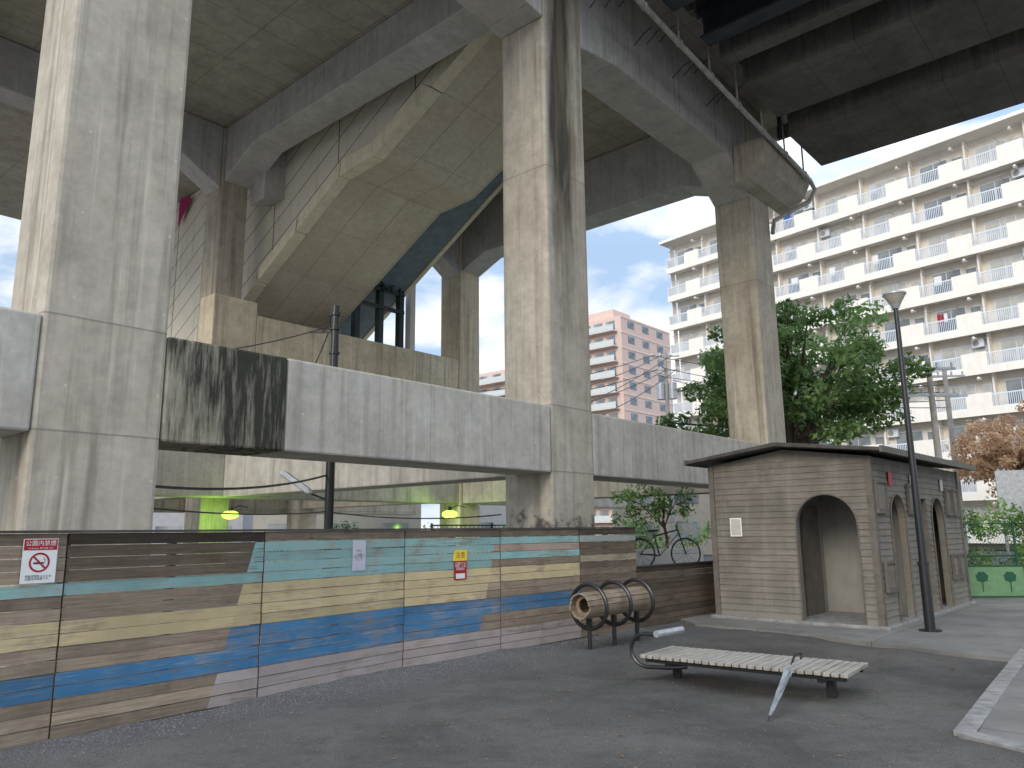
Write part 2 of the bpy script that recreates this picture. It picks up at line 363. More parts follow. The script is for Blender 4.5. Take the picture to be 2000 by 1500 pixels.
def kerb(name,pts,w,z1):
    g=MB()
    for i in range(len(pts)-1):
        a=Vector(pts[i]);b_=Vector(pts[i+1]);L=(b_-a).length;n=max(1,round(L/.6));d=(b_-a).normalized();p=Vector((-d.y,d.x))
        for k in range(n):
            s=a+d*(L*k/n+.004);e=a+d*(L*(k+1)/n-.004);dz=random.uniform(-.004,.004)
            q=[s+p*w/2,e+p*w/2,e-p*w/2,s-p*w/2]
            g.prism([(v.x,v.y) for v in q][::-1],'z',-.07,z1+dz)
    return solo(name,g,[m_kerb],kind='structure',bev=.008)
kerb('path_kerb',[(3.86,-2),(3.66,5.7),(3.42,6.27),(6.05,9.66),(11,16.0)],.15,.062)
# ---------------------------------------------------------------- viaduct
via=top('viaduct','weathered concrete railway viaduct on tall square pillars','viaduct',OV,TH)
PA=[(0,1.3),(8.34,9.64),(17.9,19.2)]
for i,(a0,a1) in enumerate(PA):
    g=MB();g.box(a0,a1,0,1.15,-.3,14.28);part('pillar',g,[m_pilc if i==1 else m_conc],via,.05,label='pillar with black water stains' if i==1 else None)
for i,(a0,a1,b0,b1) in enumerate([(8.34,9.25,12.93,13.9),(17.9,19.0,12.0,13.1),(0,1.2,12.93,13.9)]):
    g=MB();g.box(a0,a1,b0,b1,-.3,14.28);part('pillar',g,[m_warm if i==1 else m_conc],via,.05)
# third pillar row carrying the concourse
for a0 in(0,8.34,13.2,17.9):
    g=MB();g.box(a0,a0+1.0,22.5,23.5,-.3,7.45);part('pillar',g,[m_conc],via,.05)
for (a0,a1,mt) in((-8,-.003,m_beam),(1.303,2.87,m_stain),(2.875,8.337,m_beam),(9.643,17.897,m_beam),(19.2,30,m_beam)):
    g=MB();g.box(a0,a1,.004 if mt!=m_stain else -.006,.9,2.62,3.84);part('tie_beam',g,[mt],via,.03,label='beam end blackened by mould' if mt==m_stain else None)
for a0 in(.15,8.5,18.05):
    g=MB();g.box(a0,a0+.8,1.153,11.997,2.62,3.84);part('tie_beam',g,[m_beam],via,.03)
    g=MB();g.box(a0,a0+.7,13.92,22.48,2.7,3.7);part('tie_beam',g,[m_conc],via,.03)
for a0,a1 in((-8,17.897),(19.01,30)):
    g=MB();g.box(a0,a1,12.02,12.9,2.62,3.84);part('tie_beam',g,[m_beam],via,.03)
g=MB();g.box(-10,26,23.52,24.2,2.5,3.6);part('tie_beam',g,[m_conc],via,.03)
g=MB();g.box(9.3,17.897,12.05,12.9,6.75,8.1);part('wall_beam',g,[m_warm],via,.03)
g=MB();g.box(7.9,9.297,12.05,12.92,6.75,8.5);part('wall_beam',g,[m_warm],via,.03)
def hz(a0,a1,e0,e1,mid,h=1.6):
    return [(a0,e0),(a0+h,mid),(a1-h,mid),(a1,e1),(a1,14.28),(a0,14.28)]
for a0,a1,e0,e1,e in((1.303,8.337,11.8,11.8,1.6),(9.643,17.897,11.75,11.1,1.4),(-2,-.003,11.9,11.6,.9)):
    g=MB();g.prism(hz(a0,a1,e0,e1,12.0,e),'y',.01,1.14);part('upper_beam',g,[m_fbeam],via,.03)
for a0,pr in((.1,[(1.153,12.2),(2.4,12.9),(11.2,12.9),(12.92,12.2)]),(8.42,[(1.153,12.7),(2.0,13.2),(11.3,13.2),(12.92,12.45)]),(18.0,[(1.153,11.8),(2.3,12.2),(10.8,12.2),(11.997,11.7)])):
    g=MB();g.prism(pr+[(pr[-1][0],14.28),(1.153,14.28)],'x',a0,a0+1.0);part('cross_beam',g,[m_over],via,.03)
g=MB();g.prism([(-2,12.9),(7.1,12.9),(8.337,12.2),(8.337,14.28),(-2,14.28)],'y',12.98,13.8);part('upper_beam',g,[m_over],via,.03)
g=MB();g.prism(hz(9.3,17.897,11.9,11.5,12.3,1.3),'y',12.05,12.9);part('upper_beam',g,[m_over],via,.03)
g=MB();g.box(-2.5,20.3,-1.1,16,14.3,14.9);g.box(-2.5,10.3,16.003,26,14.3,14.9);part('deck_slab',g,[m_ceil],via)
g=MB();g.box(-2.5,20.3,-1.25,-1.1,13.6,15.8);part('deck_parapet',g,[m_fbeam],via,.02)
g=MB();g.box(20.3,20.5,-1.1,16,13.9,15.8);part('deck_parapet',g,[m_fbeam],via,.02)
g=MB();g.prism([(-.003,11.2),(-.35,11.3),(-.75,11.6),(-.95,12.0),(-.95,12.3),(-.003,12.3)],'x',16.9,20.2);part('cantilever_bracket',g,[m_conc],via,.02)
for a0,a1,z0 in((17.75,20.3,12.5),(14.9,17.05,12.75)):
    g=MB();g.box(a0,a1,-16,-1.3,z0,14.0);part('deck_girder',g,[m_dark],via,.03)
for a0 in(9.3,10.9,12.6):
    g=MB();g.box(a0,a0+.45,-16,-1.3,12.9,12.96);g.box(a0+.2,a0+.26,-16,-1.3,12.96,13.9)
    part('deck_girder',g,[m_steelb],via)
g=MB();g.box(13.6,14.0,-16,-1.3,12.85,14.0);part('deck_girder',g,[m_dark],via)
g=MB();g.box(9,20.3,-16,-1.27,14.02,14.28);part('side_deck',g,[m_steelb],via)
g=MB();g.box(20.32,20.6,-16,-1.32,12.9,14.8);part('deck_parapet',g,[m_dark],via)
g=MB()
g.tube([(6,-1.06,13.1),(10.3,-1.06,12.72),(15,-1.06,12.35),(19.9,-1.06,11.98),(20.25,-1.06,11.8),(20.1,-.9,11.4),(19.25,-.12,10.75),(19.1,-.1,10.3)],.065,10)
for a in(9,10.5,12,13.5,15,16.5,18,19.4):
    z=12.72-(a-10.3)*.077;g.cyl((a,-1.06,z),(a+.06,-1.06,z),.09,n=10);g.box(a,a+.03,-1.08,-1.04,z,13.6)
part('drain_pipe',g,[m_pipe],via,sm=True)
for i in range(12):
    g=MB();a=10+i*.6;z=12.9+.35*(i%3);g.tube([(a,.0,z),(a-.1,-.35,z+.12),(a-.2,-.6,z+.1)],.012,5)
    part('hanging_rod',g,[m_black],via)
g=MB();g.tube([(17.4,-1.2,12.3),(17.4,-1.2,13.6)],.06,8);part('drain_outlet',g,[m_black],via)
g=MB();g.box(9.9,20,13.15,24,7.5,7.9);part('concourse_slab',g,[m_conc],via)
# ---------------------------------------------------------------- staircase
sta=top('station_staircase','granite clad enclosed stairway with concrete soffit under the viaduct','staircase',OV,TH)
prof=[(24,3.9),(14.35,9.03),(8.91,11.92),(7.36,11.98),(2.4,14.28)]
g=MB();g.prism([(24,3.9+.3),(14.35,9.35),(8.91,12.25),(7.36,12.3),(3.0,14.28),(24,14.28)],'x',10.03,10.28);part('side_wall',g,[m_gran],sta)
th=.45
g=MB();g.prism(prof+[(3.4,14.28),(7.36,11.98+th),(8.91,11.92+th),(14.35,9.03+th),(24,3.9+th)],'x',10.3,13.9);part('stair_flight',g,[m_soff],sta)
g=MB()
lo=[(24,3.84),(8.93,11.84),(7.38,11.92),(2.6,14.13)];hi=[(24,4.28),(8.85,12.30),(7.44,12.36),(3.35,14.26)]
for i in range(3):
    L=math.hypot(lo[i+1][0]-lo[i][0],lo[i+1][1]-lo[i][1]);n=max(1,round(L/2.4))
    def lp_(a,b_,t):return (a[0]+(b_[0]-a[0])*t,a[1]+(b_[1]-a[1])*t)
    for k in range(n):
        t0=k/n+.003;t1=(k+1)/n-.003
        g.prism([lp_(lo[i],lo[i+1],t0),lp_(lo[i],lo[i+1],t1),lp_(hi[i],hi[i+1],t1),lp_(hi[i],hi[i+1],t0)],'x',9.88,10.26)
part('edge_trim',g,[m_cream],sta)
g=MB();g.prism([(19.1,13.1),(18.2,14.1),(19.1,14.2)],'x',9.84,9.86);part('wall_sign',g,[m_mag],sta)
esc=top('escalator_enclosure','dark blue steel clad escalator underside with cream edge','escalator',OV,TH)
ez=lambda B:13.6+(8.74-B)*.566
g=MB();g.prism([(7.6,ez(7.6)),(19,ez(19)),(19,ez(19)+1.8),(7.6,14.28)],'x',13.95,16.4);part('truss_cladding',g,[m_steel],esc)
g=MB();g.prism([(7.6,ez(7.6)-.05),(19,ez(19)-.05),(19,ez(19)+.3),(7.6,ez(7.6)+.3)],'x',16.42,16.6);part('edge_trim',g,[m_cream],esc)
g=MB()
for a in(13.2,14.1,15.2,16.2):g.box(a,a+.22,13.6,13.85,8.0,10.9 if a<16 else 11.5)
for z in(9.9,10.6,11.2):g.box(13.2,16.4,13.55,13.7,z,z+.14)
for i in range(7):g.box(13.6+i*.42,13.66+i*.42,13.5,13.6,10.6,11.34)
g.tube([(13.6,13.5,10.7),(14.6,13.5,11.3),(15.5,13.5,10.7),(16.4,13.5,11.3)],.04,6)
part('steel_frame',g,[m_steelf],esc)
g=MB();g.box(16.75,17.0,13.6,13.9,8.0,11.7);part('white_post',g,[m_white],esc)
# ---------------------------------------------------------------- fence
FP=[(-4.87,5.03),(-3.73,6.55),(-2.55,8.01),(-1.35,9.66),(-.197,10.89),(1.007,12.17),(2.03,13.14),(4.1,15.33)]
FP=[Vector((x,y,0)) for x,y in FP]
BR=None;CY=(.25,.47,.46);YE=(.60,.48,.26);BU=(.02,.175,.37);MV=(.42,.36,.35);OR=(.40,.29,.24);LC=(.36,.42,.38);YP=(.42,.36,.24)
def zone(name):
    if name=='N':return [BR]*4+[CY]+[BR]*2+[YE]*2+[BR]*2+[BU]*2+[BR]*3
    if name=='W':return [BR]+[CY]*4+[YE]*4+[BU]*4+[MV]*3
    if name=='E':return [BR]+[CY,OR,CY]+[BR]+[YE]*2+[BR]*2+[BU]*2+[BR]*2+[MV]*3
    return [BR,LC,BR,BR,YP]+[BR]*11
PZ=[[('N',0,0)],[('N',0,0),('W',.96,.72)],[('W',0,0)],[('W',0,0),('E',.97,.72)],[('E',0,0)],[('P',0,0)],[('Q',0,0)]]
fen=top('wooden_fence','horizontal board fence painted with faded blue yellow and turquoise bands','fence')
NB=16
def fpanel(i):
    a=FP[i];b_=FP[i+1];d=(b_-a).normalized();L=(b_-a).length;n=Vector((d.y,-d.x,0))
    H=1.62 if i<6 else .98;nb=NB if i<6 else 10
    V=[];F=[];UVs=[];PC=[];TN=[]
    for k in range(nb):
        zt=H-(k)*H/nb-.003;zb=H-(k+1)*H/nb+.004
        off=random.uniform(-.005,.005);sag=random.uniform(-.004,.004)
        t=random.uniform(.65,1.12)
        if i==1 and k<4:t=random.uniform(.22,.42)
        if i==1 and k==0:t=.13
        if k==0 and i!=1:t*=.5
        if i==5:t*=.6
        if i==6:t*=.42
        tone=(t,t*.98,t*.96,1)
        vt=1-k/nb;vb=1-(k+1)/nb
        segs=PZ[i]
        for si,(zn,f0,f1) in enumerate(segs):
            col=zone(zn)[k] if i<6 else None
            def fr(v,s):
                if s>=len(segs):return 1.0
                return segs[s][2]+(segs[s][1]-segs[s][2])*v
            l0t,l0b=fr(vt,si)*L,fr(vb,si)*L;l1t,l1b=fr(vt,si+1)*L,fr(vb,si+1)*L
            if si==0:l0t=l0b=.008
            if si==len(segs)-1:l1t=l1b=L-.008
            pts=[(l0b,zb),(l1b,zb),(l1t,zt),(l0t,zt)]
            o=len(V);pv=random.uniform(.82,1.12)
            for dn in(.014+off,-.014+off):
                for (l,z) in pts:
                    p=a+d*l+n*dn;V.append((p.x,p.y,z+sag*(l/L)))
            for f in((0,1,2,3),(7,6,5,4),(3,2,6,7),(0,4,5,1),(1,5,6,2),(0,3,7,4)):
                F.append(tuple(q+o for q in f))
                for q in f:
                    l,z=pts[q%4];UVs+=[l+i*2.3+k*.73,z+k*.37]
                    if col and f==(0,1,2,3):PC+=[col[0]*pv,col[1]*pv,col[2]*pv,1]
                    else:PC+=[.2,.15,.1,0]
                    TN+=list(tone)
    me=bpy.data.meshes.new('fence_panel');me.from_pydata(V,[],F)
    me.materials.append(m_fence)
    me.uv_layers.new(name='UVMap');me.color_attributes.new('paint','FLOAT_COLOR','CORNER');me.color_attributes.new('tone','FLOAT_COLOR','CORNER')
    me.uv_layers['UVMap'].data.foreach_set('uv',UVs)
    me.color_attributes['paint'].data.foreach_set('color',PC)
    me.color_attributes['tone'].data.foreach_set('color',TN)
    o=bpy.data.objects.new('fence_panel',me);COL.objects.link(o);o.parent=fen
    R=Matrix.Translation(a)@Matrix(((d.x,n.x,0,0),(d.y,n.y,0,0),(0,0,1,0),(0,0,0,1)))
    g=MB();g.box(0,L,-.05,.028,H,H+.022,M=R);part('cap_rail',g,[m_roof],fen)
    for x0,x1 in((-.04,.04),(L/2-.03,L/2+.03)):
        g=MB();g.box(x0,x1,-.1,-.02,-.1,H-.01,M=R);part('fence_post',g,[m_wood],fen)
for i in range(7):fpanel(i)
def fframe(i,l,z,off=.022):
    a=FP[i];d=(FP[i+1]-a).normalized();n=Vector((d.y,-d.x,0));p=a+d*l+n*off
    return Matrix(((d.x,0,n.x,p.x),(d.y,0,n.y,p.y),(0,1,0,z),(0,0,0,1)))
def text(name,body,size,parent,mat,loc,align='CENTER'):
    cu=bpy.data.curves.new(name,'FONT');cu.body=body;cu.size=size;cu.align_x=align;cu.align_y='CENTER';cu.space_line=.95;cu.resolution_u=3
    t=bpy.data.objects.new('tmp',cu);COL.objects.link(t)
    bpy.context.view_layer.update()
    me=bpy.data.meshes.new_from_object(t.evaluated_get(bpy.context.evaluated_depsgraph_get()))
    bpy.data.objects.remove(t);me.materials.clear();me.materials.append(mat)
    o=bpy.data.objects.new(name,me);COL.objects.link(o);o.parent=parent;o.location=loc;return o
P1L=(FP[1]-FP[0]).length
sg=top('no_smoking_sign','white and red no smoking sign screwed on the board fence','sign',M=fframe(0,P1L-.21,1.40,.03))
g=MB();g.box(-.13,.13,-.175,.175,-.004,.0);part('sign_board',g,[m_white],sg)
g=MB();g.box(-.125,.125,.085,.17,0,.001);part('red_header',g,[m_red],sg)
text('lettering','公園内禁煙',.046,sg,m_white,(0,.137,.002))
text('lettering','No Smoking  禁止吸烟  금연',.0155,sg,m_white,(0,.1,.002))
text('lettering','受動喫煙防止のため\n公園内は禁煙です。',.022,sg,m_ink,(0,-.132,.002))
g=MB();N_=40
ro,ri=.078,.063
vv=[(math.cos(2*math.pi*k/N_)*r,math.sin(2*math.pi*k/N_)*r-.012,.0015) for r in(ro,ri) for k in range(N_)]
g.add(vv,[(k,(k+1)%N_,(k+1)%N_+N_,k+N_) for k in range(N_)])
R=Matrix.Translation((0,-.012,.0036))@Matrix.Rotation(rad(-45),4,'Z');g.box(-.066,.066,-.0065,.0065,-.0003,.0003,M=R)
part('prohibition_ring',g,[m_red],sg)
g=MB();g.box(-.045,.025,-.024,-.010,.002,.0022);g.box(.028,.036,-.024,-.010,.002,.0022)
g.tube([(.04,-.01,.0021),(.045,.005,.0021),(.032,.012,.0021),(.03,.026,.0021)],.002,4);part('cigarette_pictogram',g,[m_ink],sg)
L3=(FP[4]-FP[3]).length;L2=(FP[3]-FP[2]).length
sg=top('notice_sticker','yellow and red warning notice taped on the board fence','notice',M=fframe(3,L3*.55,1.17))
g=MB();g.box(-.11,.11,-.19,.05,0,.002);part('red_panel',g,[m_red],sg)
g=MB();g.prism([(-.13,.051),(.12,.051),(.12,.19),(-.09,.19),(-.13,.12)],'z',0,.002);part('yellow_panel',g,[m_yel],sg)
text('lettering','注意',.085,sg,m_red,(0,.12,.003));text('lettering','公園内での\n喫煙・火気\n使用禁止',.038,sg,m_white,(0,-.02,.003))
g=MB();g.box(-.08,.08,-.175,-.11,.0022,.003);part('white_panel',g,[m_white],sg)
sg=top('paper_notice','laminated paper notice with small print on the board fence','notice',M=fframe(2,L2*.63,1.34))
g=MB();g.box(-.1,.1,-.17,.17,0,.002);part('paper_sheet',g,[m_lil],sg)
text('lettering','お知らせ\n\nこの公園は\nみんなの場所です\nきれいに使い\nましょう',.022,sg,m_ink,(0,.0,.003))
# ---------------------------------------------------------------- toilet building
TT=rad(47.5)
tlt=top('park_toilet','brown clapboard public toilet with arched doorways and low roof','toilet',(5.69,12.34,0),TT)
LX,LY,HW=5.35,2.78,2.72
def archprism(c,hw,top_,z0=-.2):
    pts=[(c-hw,z0),(c+hw,z0)]
    n=14;zc=top_-hw
    for k in range(n+1):
        t=math.pi*k/n;pts.append((c+hw*math.cos(t),zc+hw*math.sin(t)))
    g=MB();g.prism(pts,'y',-.6,.6);return g
def siding(name,L,H,cuts,M,parent):
    g=MB();bh=.105;nb=int(round((H-.1)/bh));bh=(H-.1)/nb
    prof=[(-.1,.1)]
    for k in range(nb):
        z=.1+k*bh;prof.append((.017,z));prof.append((.004,z+bh-.003))
    prof.append((-.1,H))
    g.prism(prof,'x',0,L)
    me=g.mesh(name,[m_sid]);o=bpy.data.objects.new(name,me);COL.objects.link(o)
    tmp=[]
    for c in cuts:
        if c[0]=='a':cg=archprism(c[1],c[2],c[3])
        else:
            cg=MB();cg.box(c[1],c[2],-.6,.6,c[3],c[4])
        co=bpy.data.objects.new('cut',cg.mesh('cut',[m_sid]));COL.objects.link(co);tmp.append(co)
        md=o.modifiers.new('b','BOOLEAN');md.operation='DIFFERENCE';md.object=co;md.solver='EXACT'
    bpy.context.view_layer.update()
    me2=bpy.data.meshes.new_from_object(o.evaluated_get(bpy.context.evaluated_depsgraph_get()))
    bpy.data.objects.remove(o)
    for t in tmp:bpy.data.objects.remove(t)
    o=bpy.data.objects.new(name,me2);COL.objects.link(o);o.parent=parent;o.matrix_local=M;return o
MF=Matrix(((0,-1,0,0),(1,0,0,0),(0,0,1,0),(0,0,0,1)))
MS=Matrix(((-1,0,0,LX),(0,-1,0,0),(0,0,1,0),(0,0,0,1)))
siding('siding_wall',LY,HW,[('a',.75,.5,2.14)],MF,tlt)
siding('siding_wall',LX,HW,[('a',LX-1.18,.40,2.14),('r',LX-2.95,LX-2.3,-.2,2.1),('a',LX-3.6,.42,2.14)],MS,tlt)
g=MB();g.box(0,LX,LY-.1,LY,.05,HW);g.box(LX-.1,LX,.11,LY-.11,.05,HW);part('rear_wall',g,[m_sid],tlt)
g=MB();g.box(1.75,1.83,.11,LY-.11,.08,2.6);g.box(.11,1.74,1.5,1.56,.08,2.6);g.box(3.0,3.06,.11,LY-.11,.08,2.6);g.box(.1,LX-.1,.1,LY-.1,2.6,2.64)
part('interior_wall',g,[m_tile],tlt)
g=MB();g.box(.75,1.45,1.44,1.49,.1,2.0);part('cubicle_door',g,[m_trim],tlt)
g=MB();g.box(-.12,LX+.1,-.12,LY+.1,-.05,.1);part('floor_slab',g,[m_kerb],tlt,.02)
hy=LY/2
g=MB();g.prism([(-.3,2.76),(hy,2.96),(LY+.3,2.76),(LY+.3,2.82),(hy,3.03),(-.3,2.82)],'x',-.36,LX+.3);part('roof',g,[m_roof],tlt,.01)
g=MB();g.prism([(0,HW),(LY,HW),(hy,HW+.21)],'x',.0,.08);part('gable_panel',g,[m_sid],tlt)
for y in(-.34,LY+.3):
    g=MB();g.box(-.38,LX+.32,y,y+.04,2.74,2.84);part('fascia',g,[m_trim],tlt)
for (x,y) in((-.035,-.035),(-.035,LY-.06),(LX-.06,-.035)):
    g=MB();g.box(x,x+.1,y,y+.1,.1,HW);part('corner_board',g,[m_trim],tlt)
def archtrim(c,hw,t,M):
    g=MB();pts=[(c-hw,.026,.1)];n=16
    for k in range(n+1):
        a=math.pi-math.pi*k/n;pts.append((c+hw*math.cos(a),.026,t-hw+hw*math.sin(a)))
    pts.append((c+hw,.026,.1));g.tube(pts,.014,6);o=part('arch_trim',g,[m_trim],tlt);o.matrix_local=M
archtrim(.75,.5,2.14,MF);archtrim(LX-1.18,.40,2.14,MS);archtrim(LX-3.6,.42,2.14,MS)
for l0,l1,z0,z1 in((.10,.55,1.85,2.3),(.22,.62,.62,1.02),(1.78,2.1,1.85,2.3),(4.25,4.55,1.85,2.3),(4.75,5.05,1.85,2.3),(4.25,4.55,.62,1.02),(4.75,5.05,.62,1.02)):
    g=MB();a,b_=LX-l1,LX-l0
    g.box(a,b_,.02,.05,z0,z1);g.box(a+.04,b_-.04,.05,.055,z0+.04,z1-.04,m=1)
    for (p,q,r,s) in((a-.03,b_+.03,z1,z1+.04),(a-.03,b_+.03,z0-.04,z0),(a-.03,a,z0,z1),(b_,b_+.03,z0,z1)):g.box(p,q,.02,.07,r,s)
    o=part('louvre_window',g,[m_trim,m_sid],tlt);o.matrix_local=MS
for l in(.95,2.15,4.1):
    g=MB();g.box(LX-l,LX-l+.16,.03,.045,2.28,2.5);o=part('restroom_plate',g,[m_red if l<1 else m_beige],tlt);o.matrix_local=MS
nb_=top('notice_plate','small beige framed notice on the toilet siding','notice',M=Matrix.Translation((5.69,12.34,0))@Matrix.Rotation(TT,4,'Z')@MF@Matrix(((-1,0,0,2.33),(0,0,1,.03),(0,1,0,1.62),(0,0,0,1))))
g=MB();g.box(-.11,.11,-.16,.16,0,.012);part('plate_frame',g,[m_white],nb_)
g=MB();g.box(-.09,.09,-.14,.14,.0125,.014);part('plate_sheet',g,[m_beige],nb_)
# ---------------------------------------------------------------- lamp post
lp=top('street_lamp','tall black park lamp post with conical glass head beside the toilet','street lamp',(6.27,12.1,.04))
g=MB();g.cyl((0,0,0),(0,0,.03),.16,n=20);g.cyl((0,0,.03),(0,0,1.0),.075,.07,16);g.cyl((0,0,1.0),(0,0,5.05),.058,.036,16);g.cyl((0,0,.98),(0,0,1.03),.082,n=16);part('pole',g,[m_black],lp,sm=True)
g=MB();g.cyl((0,0,5.05),(0,0,5.12),.05,.08,16);g.cyl((0,0,5.28),(0,0,5.305),.18,n=20);g.cyl((0,0,5.305),(0,0,5.34),.17,.05,20);part('lamp_cap',g,[m_galv],lp,sm=True)
m_lg=plain('frosted_lamp_glass',(.38,.35,.29),.2,0,.1,6,0,.5)
g=MB();g.cyl((0,0,5.12),(0,0,5.28),.08,.17,20);part('lamp_glass',g,[m_lg],lp,sm=True)
# ---------------------------------------------------------------- bench
bn=top('park_bench','low slatted wooden bench with black metal frame on dark dirt','bench',(2.41,8.30,0),rad(-37))
bl_,bw=2.12,.78;n=27
g=MB()
for k in range(n):
    x=-bl_/2+k*bl_/n;r=random.uniform(-.003,.003)
    g.box(x+.005,x+bl_/n-.008,-bw/2+r,bw/2+r,.25+r*.5,.285+r*.5)
part('seat_slat_deck',g,[m_slat],bn,.005)
g=MB()
for y in(-.3,.3):g.box(-bl_/2+.04,bl_/2-.04,y-.02,y+.02,.205,.248)
for x in(-.78,.78):g.box(x-.03,x+.03,-.3,.3,.17,.205)
part('seat_frame',g,[m_black],bn,.005)
for x in(-.8,.8):
    g=MB();g.box(x-.04,x+.04,-.06,.02,-.10,.2);g.box(x-.09,x+.09,-.12,.08,-.035,-.015);part('leg',g,[m_black],bn,.006)
g=MB()
pts=[]
for k in range(22):
    a=rad(-80-200*k/21);pts.append((-bl_/2+.10+.19*math.cos(a)-.05,-.30,.32+.17*math.sin(a)))
pts=[(-bl_/2+.5,-.30,.19),(-bl_/2+.3,-.30,.165)]+pts+[(-bl_/2+.20,-.30,.50)]
g.tube(pts,.021,8);part('headrest_hoop',g,[m_black],bn,sm=True)
g=MB();g.cyl((-bl_/2+.18,-.33,.5),(-bl_/2+.24,.18,.5),.036,n=14);part('headrest_roll',g,[m_galv],bn,sm=True)
# umbrella
um=top('umbrella','furled grey umbrella with black hooked handle leaning on the bench','umbrella')
p0=Vector((2.13,6.92,.0));p1=Vector((2.60,7.50,.43));d=(p1-p0).normalized();Lu=(p1-p0).length
g=MB();g.cyl(p0,p0+d*.06,.004,.006,8);g.cyl(p0+d*.05,p1,.005,n=8)
up=Vector((0,0,1));sd=d.cross(up).normalized();hk=[p1-d*.09,p1]
for k in range(1,10):
    a=math.pi*k/9;hk.append(p1+d*.045*math.sin(a)+sd*(.032-.032*math.cos(a)))
hk.append(hk[-1]-d*.03);g.tube(hk,.0105,8);part('handle_and_shaft',g,[m_black],um,sm=True)
g=MB();u=sd;w=d.cross(u);rings=[(.06,.009),(.15,.016),(.35,.023),(.55,.028),(.62,.033),(.66,.024),(.72,.012)];v=[];nn=24
for (t,r) in rings:
    for k in range(nn):
        a=2*math.pi*k/nn+t*3;rr=r*(1+.28*math.cos(8*a));v.append(p0+d*t+u*math.cos(a)*rr+w*math.sin(a)*rr)
f=[(i*nn+k,i*nn+(k+1)%nn,(i+1)*nn+(k+1)%nn,(i+1)*nn+k) for i in range(len(rings)-1) for k in range(nn)]
g.add(v,f);part('canopy',g,[m_umb],um,sm=True)
# ---------------------------------------------------------------- drum apparatus
dr=top('back_stretch_drum','slatted wooden drum held in three black steel hoops by the fence','exercise equipment',(1.01,10.80,0),math.atan2(.76,.65))
for x in(0,.6,1.2):
    g=MB();pts=[(x,.29*math.cos(2*math.pi*k/32),.58+.29*math.sin(2*math.pi*k/32)) for k in range(32)]
    g.tube(pts,.029,8,closed=True);g.cyl((x,0,-.1),(x,0,.30),.03,n=10);g.box(x-.03,x+.03,-.03,.03,.28,.42);part('hoop',g,[m_black],dr,sm=True)
g=MB();ns=14
for k in range(ns):
    a=2*math.pi*k/ns;R=Matrix.Rotation(a,4,'X');M_=Matrix.Translation((0,0,.6))@R
    j=random.uniform(-.015,.015)
    g.box(-.22+j,1.32+j,-.034,.034,.145,.17,M=M_)
part('drum_slats',g,[m_log],dr,.006)
for x in(-.1,.6,1.2):
    g=MB()
    vv=[];
    for r in(.144,.095):
        for xx in(x,x+.03):
            vv+=[(xx,r*math.cos(2*math.pi*k/24),.6+r*math.sin(2*math.pi*k/24)) for k in range(24)]
    q=24
    f=[]
    for k in range(q):
        k2=(k+1)%q;f+=[(k,k2,k2+q,k+q),(2*q+k,3*q+k,3*q+k2,2*q+k2),(k,2*q+k,2*q+k2,k2),(q+k,q+k2,3*q+k2,3*q+k)]
    g.add(vv,f)
    part('inner_ring',g,[m_wood],dr)
# ---------------------------------------------------------------- black pole
pl=top('utility_pole','slim black pole carrying cables and a street light','utility pole',(-3.55,15,0),group='utility poles')
g=MB();g.cyl((0,0,0),(0,0,6.1),.095,.08,14);
for z in(5.1,5.6,5.9):g.cyl((0,0,z),(0,0,z+.05),.11,n=14)
g.box(-.5,.1,-.03,.03,5.55,5.6);part('pole',g,[m_black],pl,sm=True)
g=MB();g.tube([(0,0,2.2),(-.3,-.05,2.32),(-.6,-.1,2.5)],.02,6);part('arm',g,[m_black],pl)
g=MB();R=Matrix.Translation((-.62,-.1,2.55))@Matrix.Rotation(rad(35),4,'Y')
g.prism([(-.35,-.05),(.3,-.05),(.38,.0),(.28,.06),(-.3,.06),(-.38,.0)],'y',-.11,.11,M=R);part('lamp_head',g,[m_galv],pl,.02)
def cable(p0,p1,sag,r=.014):
    p0=Vector(p0);p1=Vector(p1);return [p0.lerp(p1,t/14)-Vector((0,0,sag*4*(t/14)*(1-t/14))) for t in range(15)]
for p0,p1,sg_,r in((W(1.3,.9,2.2),(-3.6,15,2.7),.15,.02),((-3.6,15,5.7),W(1.5,6,4.6),.3,.012),((-3.6,15,5.8),(-5.2,18,4.7),.2,.012),((-3.6,15,2.0),W(8.3,1.2,1.9),.1,.012),(W(1.3,1,1.95),(-3.6,15,2.0),.08,.012)):
    g=MB();g.tube(cable(p0,p1,sg_),r,5);solo('cable',g,[m_black],'black cable strung from the slim pole','cable',group='cables')
def glamp(loc,s):
    t=top('security_lamp','small lit yellow-green lamp under the viaduct beams','lamp',loc,group='security lamps')
    g=MB()
    bm=bmesh.new();bmesh.ops.create_uvsphere(bm,u_segments=14,v_segments=8,radius=s);vv=[(v.co.x*1.5,v.co.y,v.co.z*.75) for v in bm.verts];ff=[[v.index for v in f.verts] for f in bm.faces];bm.free()
    g.add(vv,ff);part('lamp_bulb',g,[m_glow],t,sm=True)
    g=MB();g.cyl((0,0,s*.5),(0,0,s*1.4),s*.5,s*.3,10);g.tube([(0,0,s),(s*1.5,0,s*1.6),(s*3,0,s*1.2)],.015,6);part('lamp_bracket',g,[m_black],t)
    return t
glamp((-7.95,21.9,2.12),.16);glamp((-2.25,27.6,2.2),.19)
for loc in((-8.2,21.8,1.8),(-2.3,27.4,1.9)):
    l=bpy.data.lights.new('lamp_light','POINT');l.energy=45;l.color=(.5,1,.12);l.shadow_soft_size=.12
    o=bpy.data.objects.new('lamp_light',l);o.location=loc;COL.objects.link(o)
